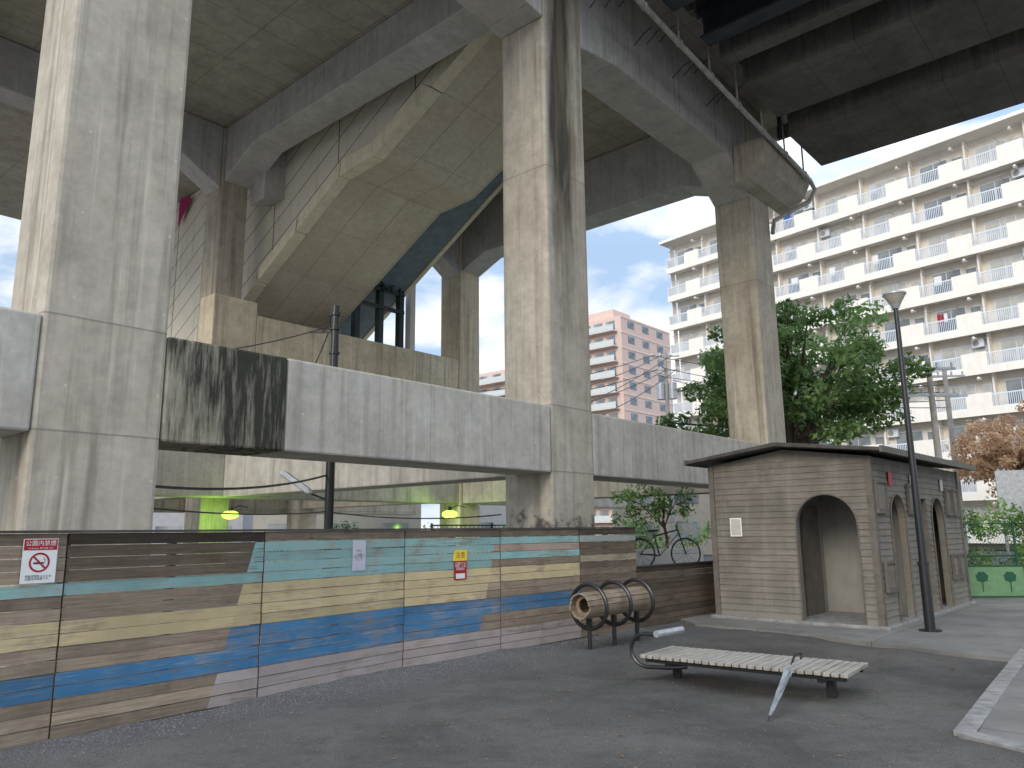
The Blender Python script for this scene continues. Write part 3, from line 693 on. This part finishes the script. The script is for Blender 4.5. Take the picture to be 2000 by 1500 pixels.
# ---------------------------------------------------------------- raised street
g=MB();v=[W(9.85,-1.2),W(17,-1.2),W(17,9),W(9.85,9)];g.prism([(p.x,p.y) for p in v],'z',-.05,.72);solo('street_terrace',g,[m_kerb],kind='structure')
gd=top('low_guard_rail','row of short pale concrete guard posts behind the fence','guard rail')
for i in range(26):
    p=W(11.2+.22*i,1.6,0);g=MB();g.box(p.x-.06,p.x+.06,p.y-.06,p.y+.06,.7,1.12)
    part('guard_post',g,[m_white],gd)
mf=top('mesh_fence','green wire mesh fence along the raised street','fence')
def meshfence(a0,b0,a1,b1,z0,z1,parent,step=.16):
    p=W(a0,b0);q=W(a1,b1);d=(q-p);L=d.length;d.normalize()
    g=MB();n=int(L/2)
    for i in range(n+1):
        c=p+d*(L*i/n);g.cyl((c.x,c.y,z0),(c.x,c.y,z1+.05),.03,n=8)
    for z in(z0+.05,(z0+z1)/2,z1):g.tube([(p.x,p.y,z),(q.x,q.y,z)],.018,6)
    part('post_and_rail',g,[m_green],parent)
    g=MB();k=int(L/step);hh=z1-z0
    for i in range(-int(hh/step),k):
        for s in(1,-1):
            a=i*step;t0=max(0,a);t1=min(L,a+hh)
            if t1<=t0:continue
            za=(z0+(t0-a)) if s==1 else (z1-(t0-a));zb=(z0+(t1-a)) if s==1 else (z1-(t1-a))
            g.tube([(p+d*t0)+Vector((0,0,za)),(p+d*t1)+Vector((0,0,zb))],.005,3)
    part('wire_mesh',g,[m_green],parent)
meshfence(10.5,5.5,17,5.5,.7,1.75,mf)
def bicycle(loc,rz,z):
    t=top('bicycle','dark parked city bicycle behind the low fence','bicycle',(loc[0],loc[1],z),rz)
    for x in(-.52,.52):
        g=MB();g.tube([(x+.33*math.cos(2*math.pi*k/28),0,.34+.33*math.sin(2*math.pi*k/28)) for k in range(28)],.02,6,closed=True)
        for k in range(10):
            a=2*math.pi*k/10;g.tube([(x,0,.34),(x+.32*math.cos(a),0,.34+.32*math.sin(a))],.004,3)
        part('wheel',g,[m_black],t)
    g=MB()
    for a,b_ in(((-.52,0,.34),(-.08,0,.3)),((-.08,0,.3),(-.2,0,.8)),((-.08,0,.3),(.36,0,.78)),((-.2,0,.72),(.34,0,.86)),((-.52,0,.34),(-.2,0,.72)),((.52,0,.34),(.32,0,.98))):g.tube([a,b_],.018,6)
    part('frame',g,[m_black],t)
    g=MB();g.tube([(.2,-.26,1.02),(.32,-.1,1.05),(.32,.1,1.05),(.2,.26,1.02)],.014,6);part('handlebar',g,[m_galv],t)
    g=MB();g.box(-.34,-.1,-.07,.07,.82,.88);part('saddle',g,[m_black],t,.02)
    g=MB();g.box(-.8,-.4,-.1,.1,.74,.76);part('carrier',g,[m_galv],t)
    g=MB();g.box(.42,.75,-.17,.17,.75,1.0);part('basket',g,[m_galv],t)
bp=W(12.9,.5);bicycle((bp.x,bp.y),rad(5),.72)
# ---------------------------------------------------------------- trees
def foliage(name,clumps,per,size,mat,parent=None,seed=1):
    rnd=random.Random(seed);V=[];F=[];T=[]
    for (c,r,tone) in clumps:
        nl=int(per*(r[0]*r[1]*r[2])**(1/3))
        for _ in range(nl):
            while True:
                q=Vector((rnd.uniform(-1,1),rnd.uniform(-1,1),rnd.uniform(-1,1)))
                if q.length<=1:break
            q=q*(.55+.45*rnd.random()/max(.35,q.length)) if q.length>.1 else q
            p=Vector(c)+Vector((q.x*r[0],q.y*r[1],q.z*r[2]))
            n=(q+Vector((rnd.gauss(0,.6),rnd.gauss(0,.6),rnd.gauss(.4,.5)))).normalized()
            u=n.orthogonal().normalized();u=(Matrix.Rotation(rnd.uniform(0,6.28),3,n)@u);w=n.cross(u)
            s=size*rnd.uniform(.6,1.3);o=len(V)
            V+=[tuple(p-u*s*.9),tuple(p+w*s*.42+u*s*.1),tuple(p+u*s*.9+n*s*.2*rnd.uniform(-1,1)),tuple(p-w*s*.42+u*s*.1)]
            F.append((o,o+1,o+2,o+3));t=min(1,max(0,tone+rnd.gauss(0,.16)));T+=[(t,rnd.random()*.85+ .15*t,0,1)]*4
    me=bpy.data.meshes.new(name);me.from_pydata(V,[],F);me.materials.append(mat)
    ca_=me.color_attributes.new('tone','FLOAT_COLOR','CORNER');ca_.data.foreach_set('color',[x for t in T for x in t])
    o=bpy.data.objects.new(name,me);COL.objects.link(o);o.parent=parent;return o
def tree(name,label,loc,rx,rz_,zc,nc,per,size,mat,seed,fill=.8,trunk_r=.2,ncr=(.7,1.3),ry=None):
    ry=ry or rx
    rnd=random.Random(seed);t=top(name,label,'tree',loc)
    g=MB();cl=[]
    g.tube([(0,0,-.2),(.05,.02,zc*.35),(-.04,.05,zc*.7),(.02,0,zc*1.0)],[trunk_r*1.2,trunk_r,trunk_r*.75,trunk_r*.4],10)
    for k in range(nc):
        th=rnd.uniform(0,6.283);ph=math.acos(rnd.uniform(-.85,1));rr=(rnd.random()**.45)*fill+ (1-fill)*rnd.random()
        wob=1+.16*math.sin(th*3+seed)+.1*math.sin(th*5+ph*4)
        c=(rx*rr*math.sin(ph)*math.cos(th)*wob,ry*rr*math.sin(ph)*math.sin(th)*wob,zc+rz_*rr*math.cos(ph)*wob)
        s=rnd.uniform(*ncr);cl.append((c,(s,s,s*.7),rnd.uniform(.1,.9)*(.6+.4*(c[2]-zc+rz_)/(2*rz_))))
        if k%4==0:
            st=(0,0,zc*rnd.uniform(.45,.85));mid=tuple(st[i]*.5+c[i]*.5+(.25 if i==2 else 0) for i in range(3))
            g.tube([st,mid,c],[trunk_r*.45,trunk_r*.25,.02],6)
    part('trunk',g,[m_bark],t,sm=True)
    foliage('crown',cl,per,size,mat,t,seed);return t
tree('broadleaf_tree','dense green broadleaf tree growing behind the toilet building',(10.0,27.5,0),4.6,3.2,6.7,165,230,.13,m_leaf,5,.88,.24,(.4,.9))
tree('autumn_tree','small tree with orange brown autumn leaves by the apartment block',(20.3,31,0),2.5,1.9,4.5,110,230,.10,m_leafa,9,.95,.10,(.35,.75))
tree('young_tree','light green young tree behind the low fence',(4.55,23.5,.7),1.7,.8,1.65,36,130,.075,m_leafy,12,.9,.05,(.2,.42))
cl=[];rnd=random.Random(3)
for k in range(190):
    x=rnd.uniform(-.9,9);cl.append(((x,rnd.uniform(-.5,.5),rnd.uniform(.2,1.9)+.3*math.sin(x*2.3)),(.35,.3,.35),rnd.random()))
o=foliage('vine_hedge',cl,260,.06,m_leafy,None,4);o.location=(11.2,19.1,0);o['label']='bright green vines covering a mesh fence';o['category']='hedge';o['kind']='stuff'
cl=[]
for k in range(70):
    x=rnd.uniform(0,26);cl.append(((x,rnd.uniform(-.5,.5),rnd.uniform(.3,1.7)),(.8,.5,.6),rnd.random()))
o=foliage('distant_hedge',cl,160,.11,m_leaf,None,5);o.location=(-14,40,0);o['label']='dark green roadside hedge beyond the viaduct';o['category']='hedge';o['kind']='stuff'
mf2=top('mesh_fence','green wire mesh fence overgrown with vines by the path','fence')
pr=[Vector((10.6,18.6,0)),Vector((16,19.2,0))]
g=MB()
for i in range(5):
    p=pr[0].lerp(pr[1],i/4);g.cyl((p.x,p.y,0),(p.x,p.y,1.7),.03,n=8)
for z in(.1,.9,1.65):g.tube([pr[0]+Vector((0,0,z)),pr[1]+Vector((0,0,z))],.018,6)
part('post_and_rail',g,[m_green],mf2)
g=MB()
for i in range(70):
    x=i*.08;
    for s in(1,-1):
        a=pr[0].lerp(pr[1],min(1,x/5.43));b_=pr[0].lerp(pr[1],min(1,max(0,(x+s*.8)/5.43)));g.tube([a+Vector((0,0,.1)),b_+Vector((0,0,1.65))],.003,3)
part('wire_mesh',g,[m_green],mf2)
gb=top('planter_board','low pale green board with dark tree silhouettes beside the path','board',(10.0,17.5,.05),rad(-3))
for k in range(3):
    g=MB();x=k*1.25;g.box(x+.01,x+1.23,0,.03,.03,.66);part('board_panel',g,[m_gbd],gb,.01)
    for cx in(.32,.92):
        g=MB()
        vv=[(x+cx,-.004,.44)]
        for q in range(20):
            a=2*math.pi*q/20;rr=.135*(1+.1*math.sin(7*a));vv.append((x+cx+rr*math.cos(a),-.004,.44+rr*.85*math.sin(a)))
        g.add(vv,[(0,1+q,1+(q+1)%20) for q in range(20)]);g.box(x+cx-.012,x+cx+.012,-.006,-.0045,.12,.4)
        part('tree_silhouette',g,[m_dgr],gb)
g=MB();g.box(0,3.75,-.01,.04,.66,.69);g.box(0,3.75,-.01,.04,0,.03);part('board_frame',g,[m_dgr],gb)
bd=top('notice_board','pale grey notice board on posts behind the vines','notice board',(13.4,21.5,0),rad(-20))
g=MB();g.box(0,2.2,0,.06,1.9,3.1);part('board_panel',g,[m_galv],bd)
for x in(.1,2.1):
    g=MB();g.cyl((x,.1,0),(x,.1,3.15),.04);part('board_post',g,[m_galv],bd)
# ---------------------------------------------------------------- apartment block
ap=top('apartment_block','long cream ten storey apartment block with white balcony railings','apartment building',(15.1,71.3,0),math.atan2(-.765,.644))
FH=2.82;NF=10;PER=3.8;NBY=10;ZB=.8;LA=PER*NBY;RD=1.2;RW=2.2
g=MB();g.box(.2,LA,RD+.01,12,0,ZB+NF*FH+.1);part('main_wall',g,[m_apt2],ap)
g=MB();g.box(-.5,LA+.5,-.35,12.3,ZB+NF*FH-.05,ZB+NF*FH+.22);part('roof_slab',g,[m_apt],ap)
g=MB();g.box(.3,LA,1.2,11.5,ZB+NF*FH+.225,ZB+NF*FH+.6);part('roof_parapet',g,[m_apt],ap)
for k in range(NF):
    z=ZB+k*FH;g=MB()
    g.box(0,LA,0.101,RD,z-.16,z);g.box(0,LA,-.02,.1,z-.34,z+.18)
    for j in range(NBY):
        x=j*PER
        g.box(x+RW,x+PER,-.05,.1,z-.341,z+1.18)
    g.box(-.02,.1,.101,RD,z-.2,z+1.12)
    part('balcony_band',g,[m_apt],ap)
for j in range(NBY+1):
    x=j*PER;g=MB()
    g.box(x-.06 if j else 0,x+.06,.6,RD,ZB,ZB+NF*FH-.06);part('party_wall',g,[m_apt],ap)
g=MB();g.box(0,RW,-.0,.05,1.0,1.08);g.box(0,RW,0,.05,.18,.22)
for i in range(18):g.box(.03+i*.122,.068+i*.122,.01,.04,.22,1.0)
mrail=g.mesh('balcony_railing',[m_rail])
def win(mat):
    g=MB();g.box(.5,2.5,0,.06,.05,2.05,m=1);g.box(.56,1.47,-.012,0,.12,1.98,m=0);g.box(1.53,2.44,-.03,-.012,.12,1.98,m=0)
    g.box(2.75,3.5,0,.06,.9,1.9,m=1);g.box(2.8,3.45,-.01,0,.95,1.85,m=0)
    return g.mesh('window',[mat,m_rail])
mw=[win(m_glass),win(m_curt)]
g=MB();g.box(0,.78,0,.28,0,.6);g.cyl((.27,-.001,.3),(.27,-.015,.3),.22,n=16,m=1);mac=g.mesh('air_conditioner',[m_rail,m_cpole])
g=MB();g.cyl((0,0,0),(0,-.9,0),.02,n=6);g.cyl((1.9,0,0),(1.9,-.9,0),.02,n=6);g.cyl((-.1,-.8,.04),(2.1,-.8,.04),.02,n=6);mpole=g.mesh('laundry_pole',[m_galv])
g=MB();g.cyl((0,0,0),(0,-.45,0),.09,n=10);g.cyl((0,-.4,0),(0,-.5,-.1),.10,n=10);mvent=g.mesh('vent_pipe',[m_apt])
def put(me,loc,name,parent=ap,lab=None):
    o=bpy.data.objects.new(name,me);o.parent=parent;o.location=loc;COL.objects.link(o)
    if lab:o['label']=lab
rnd=random.Random(11)
for k in range(NF):
    z=ZB+k*FH
    for j in range(NBY):
        x=j*PER
        put(mrail,(x,0,z),'balcony_railing');put(mw[rnd.random()<.6],(x,RD-.06,z),'window')
        if rnd.random()<.3:put(mac,(x+rnd.choice((.1,2.7)),.75,z+rnd.choice((0,0,1.7))),'air_conditioner')
        if rnd.random()<.7:put(mpole,(x+.2,1.1,z+1.95),'laundry_pole')
        if rnd.random()<.85:put(mvent,(x+3.1,.5,z+2.25),'vent_pipe')
cloths=[m_blue,m_white,m_red,m_white,m_lil,m_white]
for k in range(24):
    j=rnd.randrange(3,NBY);f=rnd.randrange(1,NF);g=MB();wd=rnd.uniform(.3,.6);g.box(0,wd,0,.03,-rnd.uniform(.5,.9),0)
    o=part('hanging_laundry',g,[rnd.choice(cloths)],ap);o.location=(j*PER+rnd.uniform(.3,1.3),.35,ZB+f*FH+1.6)
g=MB();g.cyl((0,0,0),(.0,-.08,.03),.05,.25,14);g.tube([(0,0,0),(0,.25,-.2)],.02,5);mdish=g.mesh('satellite_dish',[m_rail])
for j,f in((3,6),(1,7)):put(mdish,(j*PER+2.6,-.1,ZB+f*FH+1.4),'satellite_dish')
# ---------------------------------------------------------------- pink building
pk_=top('pink_apartment_tower','pinkish tiled apartment tower with glass railed balconies','apartment building',(20.6,140,0),TH)
HF=2.95;NP=14;HT=NP*HF
g=MB();g.box(0,18,0,10,0,HT);g.box(2,8,3,9,HT,HT+2.2);part('main_wall',g,[m_pink],pk_)
g=MB();g.box(.5,16,10.01,38,0,HT-6);part('wing_wall',g,[m_pink],pk_)
for k in range(NP):
    z=k*HF;g=MB();g.box(-.08,18.05,-.08,-.0,z+HF-.35,z+HF-.1);g.box(-1.5,-.0,.8,10,z-.1,z+.12)
    if k<12:g.box(-1.3,.5,10,38,z-.1,z+.12)
    part('floor_band',g,[m_pinkl],pk_)
    g=MB();g.box(-1.52,-1.46,.8,10,z+.12,z+1.15)
    if k<12:g.box(-1.32,-1.26,10,38,z+.12,z+1.15)
    part('balcony_glass',g,[m_railg],pk_)
g=MB();g.box(0,2.4,-.03,0,0,1.4);wa=g.mesh('window',[m_glass])
g=MB();g.box(-.03,0,0,2,0,2.0);wb=g.mesh('window',[m_glass])
for k in range(NP):
    z=k*HF
    for x in(2.2,7.4,12.8):put(wa,(x,0,z+.9),'window',pk_)
    for y in(1.4,4.2,7):put(wb,(0,y,z+.2),'window',pk_)
g=MB()
for k in range(12):
    for y in range(11,37,4):g.box(.46,.5,y,y+2.4,k*HF+.2,k*HF+2.2)
o=part('wing_glazing',g,[m_glass],pk_);o['kind']='stuff'
# ---------------------------------------------------------------- low houses beyond
hs=[(-14,42,9,6,5.2,(.45,.42,.37),.2),(-3.5,46,8,6,4.8,(.50,.50,.48),.1),(6.5,50,9,7,5.6,(.44,.38,.31),-.1),(-26,48,9,7,6,(.4,.4,.42),.15),(13,54,10,7,6,(.5,.47,.42),0)]
m_hroof=plain('slate_house_roof',(.10,.11,.13),.7,0,.3,5,.2)
for i,(x,y,w_,dp,h,cc,rz) in enumerate(hs):
    t=top('house',('pale','white','tan','grey','cream')[i]+' low house with pitched roof beyond the viaduct','house',(x,y,0),rz,group='low houses beyond the viaduct')
    mt=plain('house_wall_%d'%i,cc,.8,0,.1,3,.1)
    g=MB();g.box(0,w_,0,dp,0,h);part('wall',g,[mt],t)
    g=MB();g.prism([(-.5,h),(dp/2,h+1.8),(dp+.5,h),(dp+.5,h+.15),(dp/2,h+1.98),(-.5,h+.15)],'x',-.4,w_+.4);part('roof',g,[m_hroof],t)
    for q in range(3):
        for z in(.9,3.2):
            g=MB();g.box(.8+q*w_/3,.8+q*w_/3+1.5,-.04,0,z,z+1.2);part('window',g,[m_glass],t)
# ---------------------------------------------------------------- utility poles & wires
def upole(loc,h,label,tr=True,r=.16):
    t=top('utility_pole',label,'utility pole',loc,group='utility poles')
    g=MB();g.cyl((0,0,0),(0,0,h),r,r*.65,14);part('pole',g,[m_cpole],t,sm=True)
    for z in(h-.4,h-1.3):
        g=MB()
        g.box(-.9,.9,-.04,.04,z,z+.08)
        for x in(-.8,-.3,.3,.8):g.cyl((x,0,z+.08),(x,0,z+.25),.04,n=8)
        part('crossarm',g,[m_galv],t)
    if tr:
        for x,y in((.35,-.1),(-.35,.1)):
            g=MB();g.cyl((x,y,h-3.1),(x,y,h-2.1),.26,n=16);part('transformer',g,[m_galv],t,sm=True)
    return t
upole((9.6,47,0),12.6,'concrete utility pole with transformers and many wires')
upole((14.1,25.5,0),7.2,'weathered concrete utility pole in front of the apartments',False,.13)
upole((19.5,34.0,0),8.6,'concrete utility pole with crossarms near the apartments',False,.14)
for k in range(6):
    g=MB();g.tube(cable((9.6+(-.8+.3*k),47,12.3-.9*(k%2)),(-6+k,33,7.5-.5*k),.7),.025,4);solo('cable',g,[m_black],'power line sagging from a utility pole','cable',group='cables')
for k in range(5):
    g=MB();g.tube(cable((9.6+(-.8+.3*k),47,12.3-.9*(k%2)-.4*k),(19.5,34,8.2-.35*k),.5),.025,4);solo('cable',g,[m_black],'power line sagging from a utility pole','cable',group='cables')
# ---------------------------------------------------------------- loose gravel
rnd=random.Random(21);g=MB()
def stone(p,s):
    z=gz(p.x,p.y)+.003
    R=Matrix.Translation((p.x,p.y,z))@Matrix.Rotation(rnd.uniform(0,6),4,Vector((rnd.random(),rnd.random(),1)).normalized())
    g.add([(s,0,0),(-s*.7,s*.8,0),(-s*.6,-s,0),(0,0,s),(0,0,-s*.8)],[(0,1,3),(1,2,3),(2,0,3),(1,0,4),(2,1,4),(0,2,4)],0,R)
for k in range(6000):
    i=rnd.choice((0,1,1,2,2,3,3,4,5));a=FP[i];d=FP[i+1]-a;n=Vector((d.y,-d.x,0)).normalized()
    stone(a+d*rnd.random()+n*(.03+abs(rnd.gauss(0,.4))),rnd.uniform(.003,.009))
for k in range(2000):
    stone(Vector((rnd.uniform(-3.5,4),rnd.uniform(3.5,12),0)),rnd.uniform(.002,.007))
m_peb=plain('pale_pebble',(.17,.17,.17),.85,0,.4,30,0)
solo('loose_gravel',g,[m_peb],'loose pale gravel along the fence base','gravel',kind='stuff')
g=MB()
for k in range(260):
    p=Vector((rnd.uniform(-2.5,6.5),rnd.uniform(4,13.5),0));s=rnd.uniform(.012,.03)
    z=(.055 if p.x>3.9+ (p.y-7)*.78 else gz(p.x,p.y)+.006)
    if p.x<FP[1].x+(p.y-6.55)*.8+.4:continue
    R=Matrix.Translation((p.x,p.y,z))@Matrix.Rotation(rnd.uniform(0,6),4,'Z')
    g.add([(-s,0,0),(0,-s*.45,s*.2),(s,0,.002),(0,s*.45,s*.25)],[(0,1,2,3)],0,R)
m_lit=plain('fallen_leaf',(.20,.13,.07),.8,0,.5,1,0)
solo('leaf_litter',g,[m_lit],'small dry brown leaves scattered on the dirt','leaf litter',kind='stuff')
# ---------------------------------------------------------------- camera
cam=bpy.data.cameras.new('camera');co=bpy.data.objects.new('camera',cam);COL.objects.link(co);scene.camera=co
cam.sensor_width=36;cam.lens=27.04;cam.clip_end=2000
p=rad(10.8);r=rad(.6)
F=Vector((0,math.cos(p),math.sin(p)));U=Vector((0,-math.sin(p),math.cos(p)));Rt=Vector((1,0,0))
U2=U*math.cos(r)+Rt*math.sin(r);R2=Rt*math.cos(r)-U*math.sin(r)
co.matrix_world=Matrix(((R2.x,U2.x,-F.x,0),(R2.y,U2.y,-F.y,0),(R2.z,U2.z,-F.z,1.6),(0,0,0,1)))
# ---------------------------------------------------------------- light
w=bpy.data.worlds.new('World');scene.world=w;w.use_nodes=True;nt=w.node_tree
bg=nt.nodes['Background'];sky=nt.nodes.new('ShaderNodeTexSky');sky.sky_type='NISHITA';sky.sun_disc=False
el,az=rad(23),rad(210)
sky.sun_elevation=el;sky.sun_rotation=az
gen=nt.nodes.new('ShaderNodeTexCoord').outputs['Generated']
gzz=SEP(nt,gen)[2]
n=NOI(nt,MAP(nt,gen,(1,1,2.4)),4.2,8,.55,.4)
n2=NOI(nt,MAP(nt,gen,(1,1,2.4)),2.2,5,.5)
base=MIX(nt,RNG(nt,n2,.3,.7,.6,.85),sky.outputs[0],(4.4,6.0,8.3))
c=MIX(nt,RNG(nt,n,.43,.60),base,(9.2,9.3,9.4))
k=RNG(nt,gzz,.35,.85,.84,2.1)
mx=nt.nodes.new('ShaderNodeVectorMath');mx.operation='SCALE';nt.links.new(c,mx.inputs[0]);nt.links.new(k,mx.inputs['Scale'])
nt.links.new(mx.outputs[0],bg.inputs[0]);bg.inputs[1].default_value=.15
sl=bpy.data.lights.new('sun','SUN');sl.energy=1.7;sl.angle=rad(20);sl.color=(1,.91,.79)
so=bpy.data.objects.new('sun',sl);COL.objects.link(so)
dv=Vector((math.sin(az)*math.cos(el),math.cos(az)*math.cos(el),math.sin(el)))
so.rotation_euler=dv.to_track_quat('Z','Y').to_euler()
scene.view_settings.view_transform='Standard';scene.view_settings.look='None';scene.view_settings.exposure=0
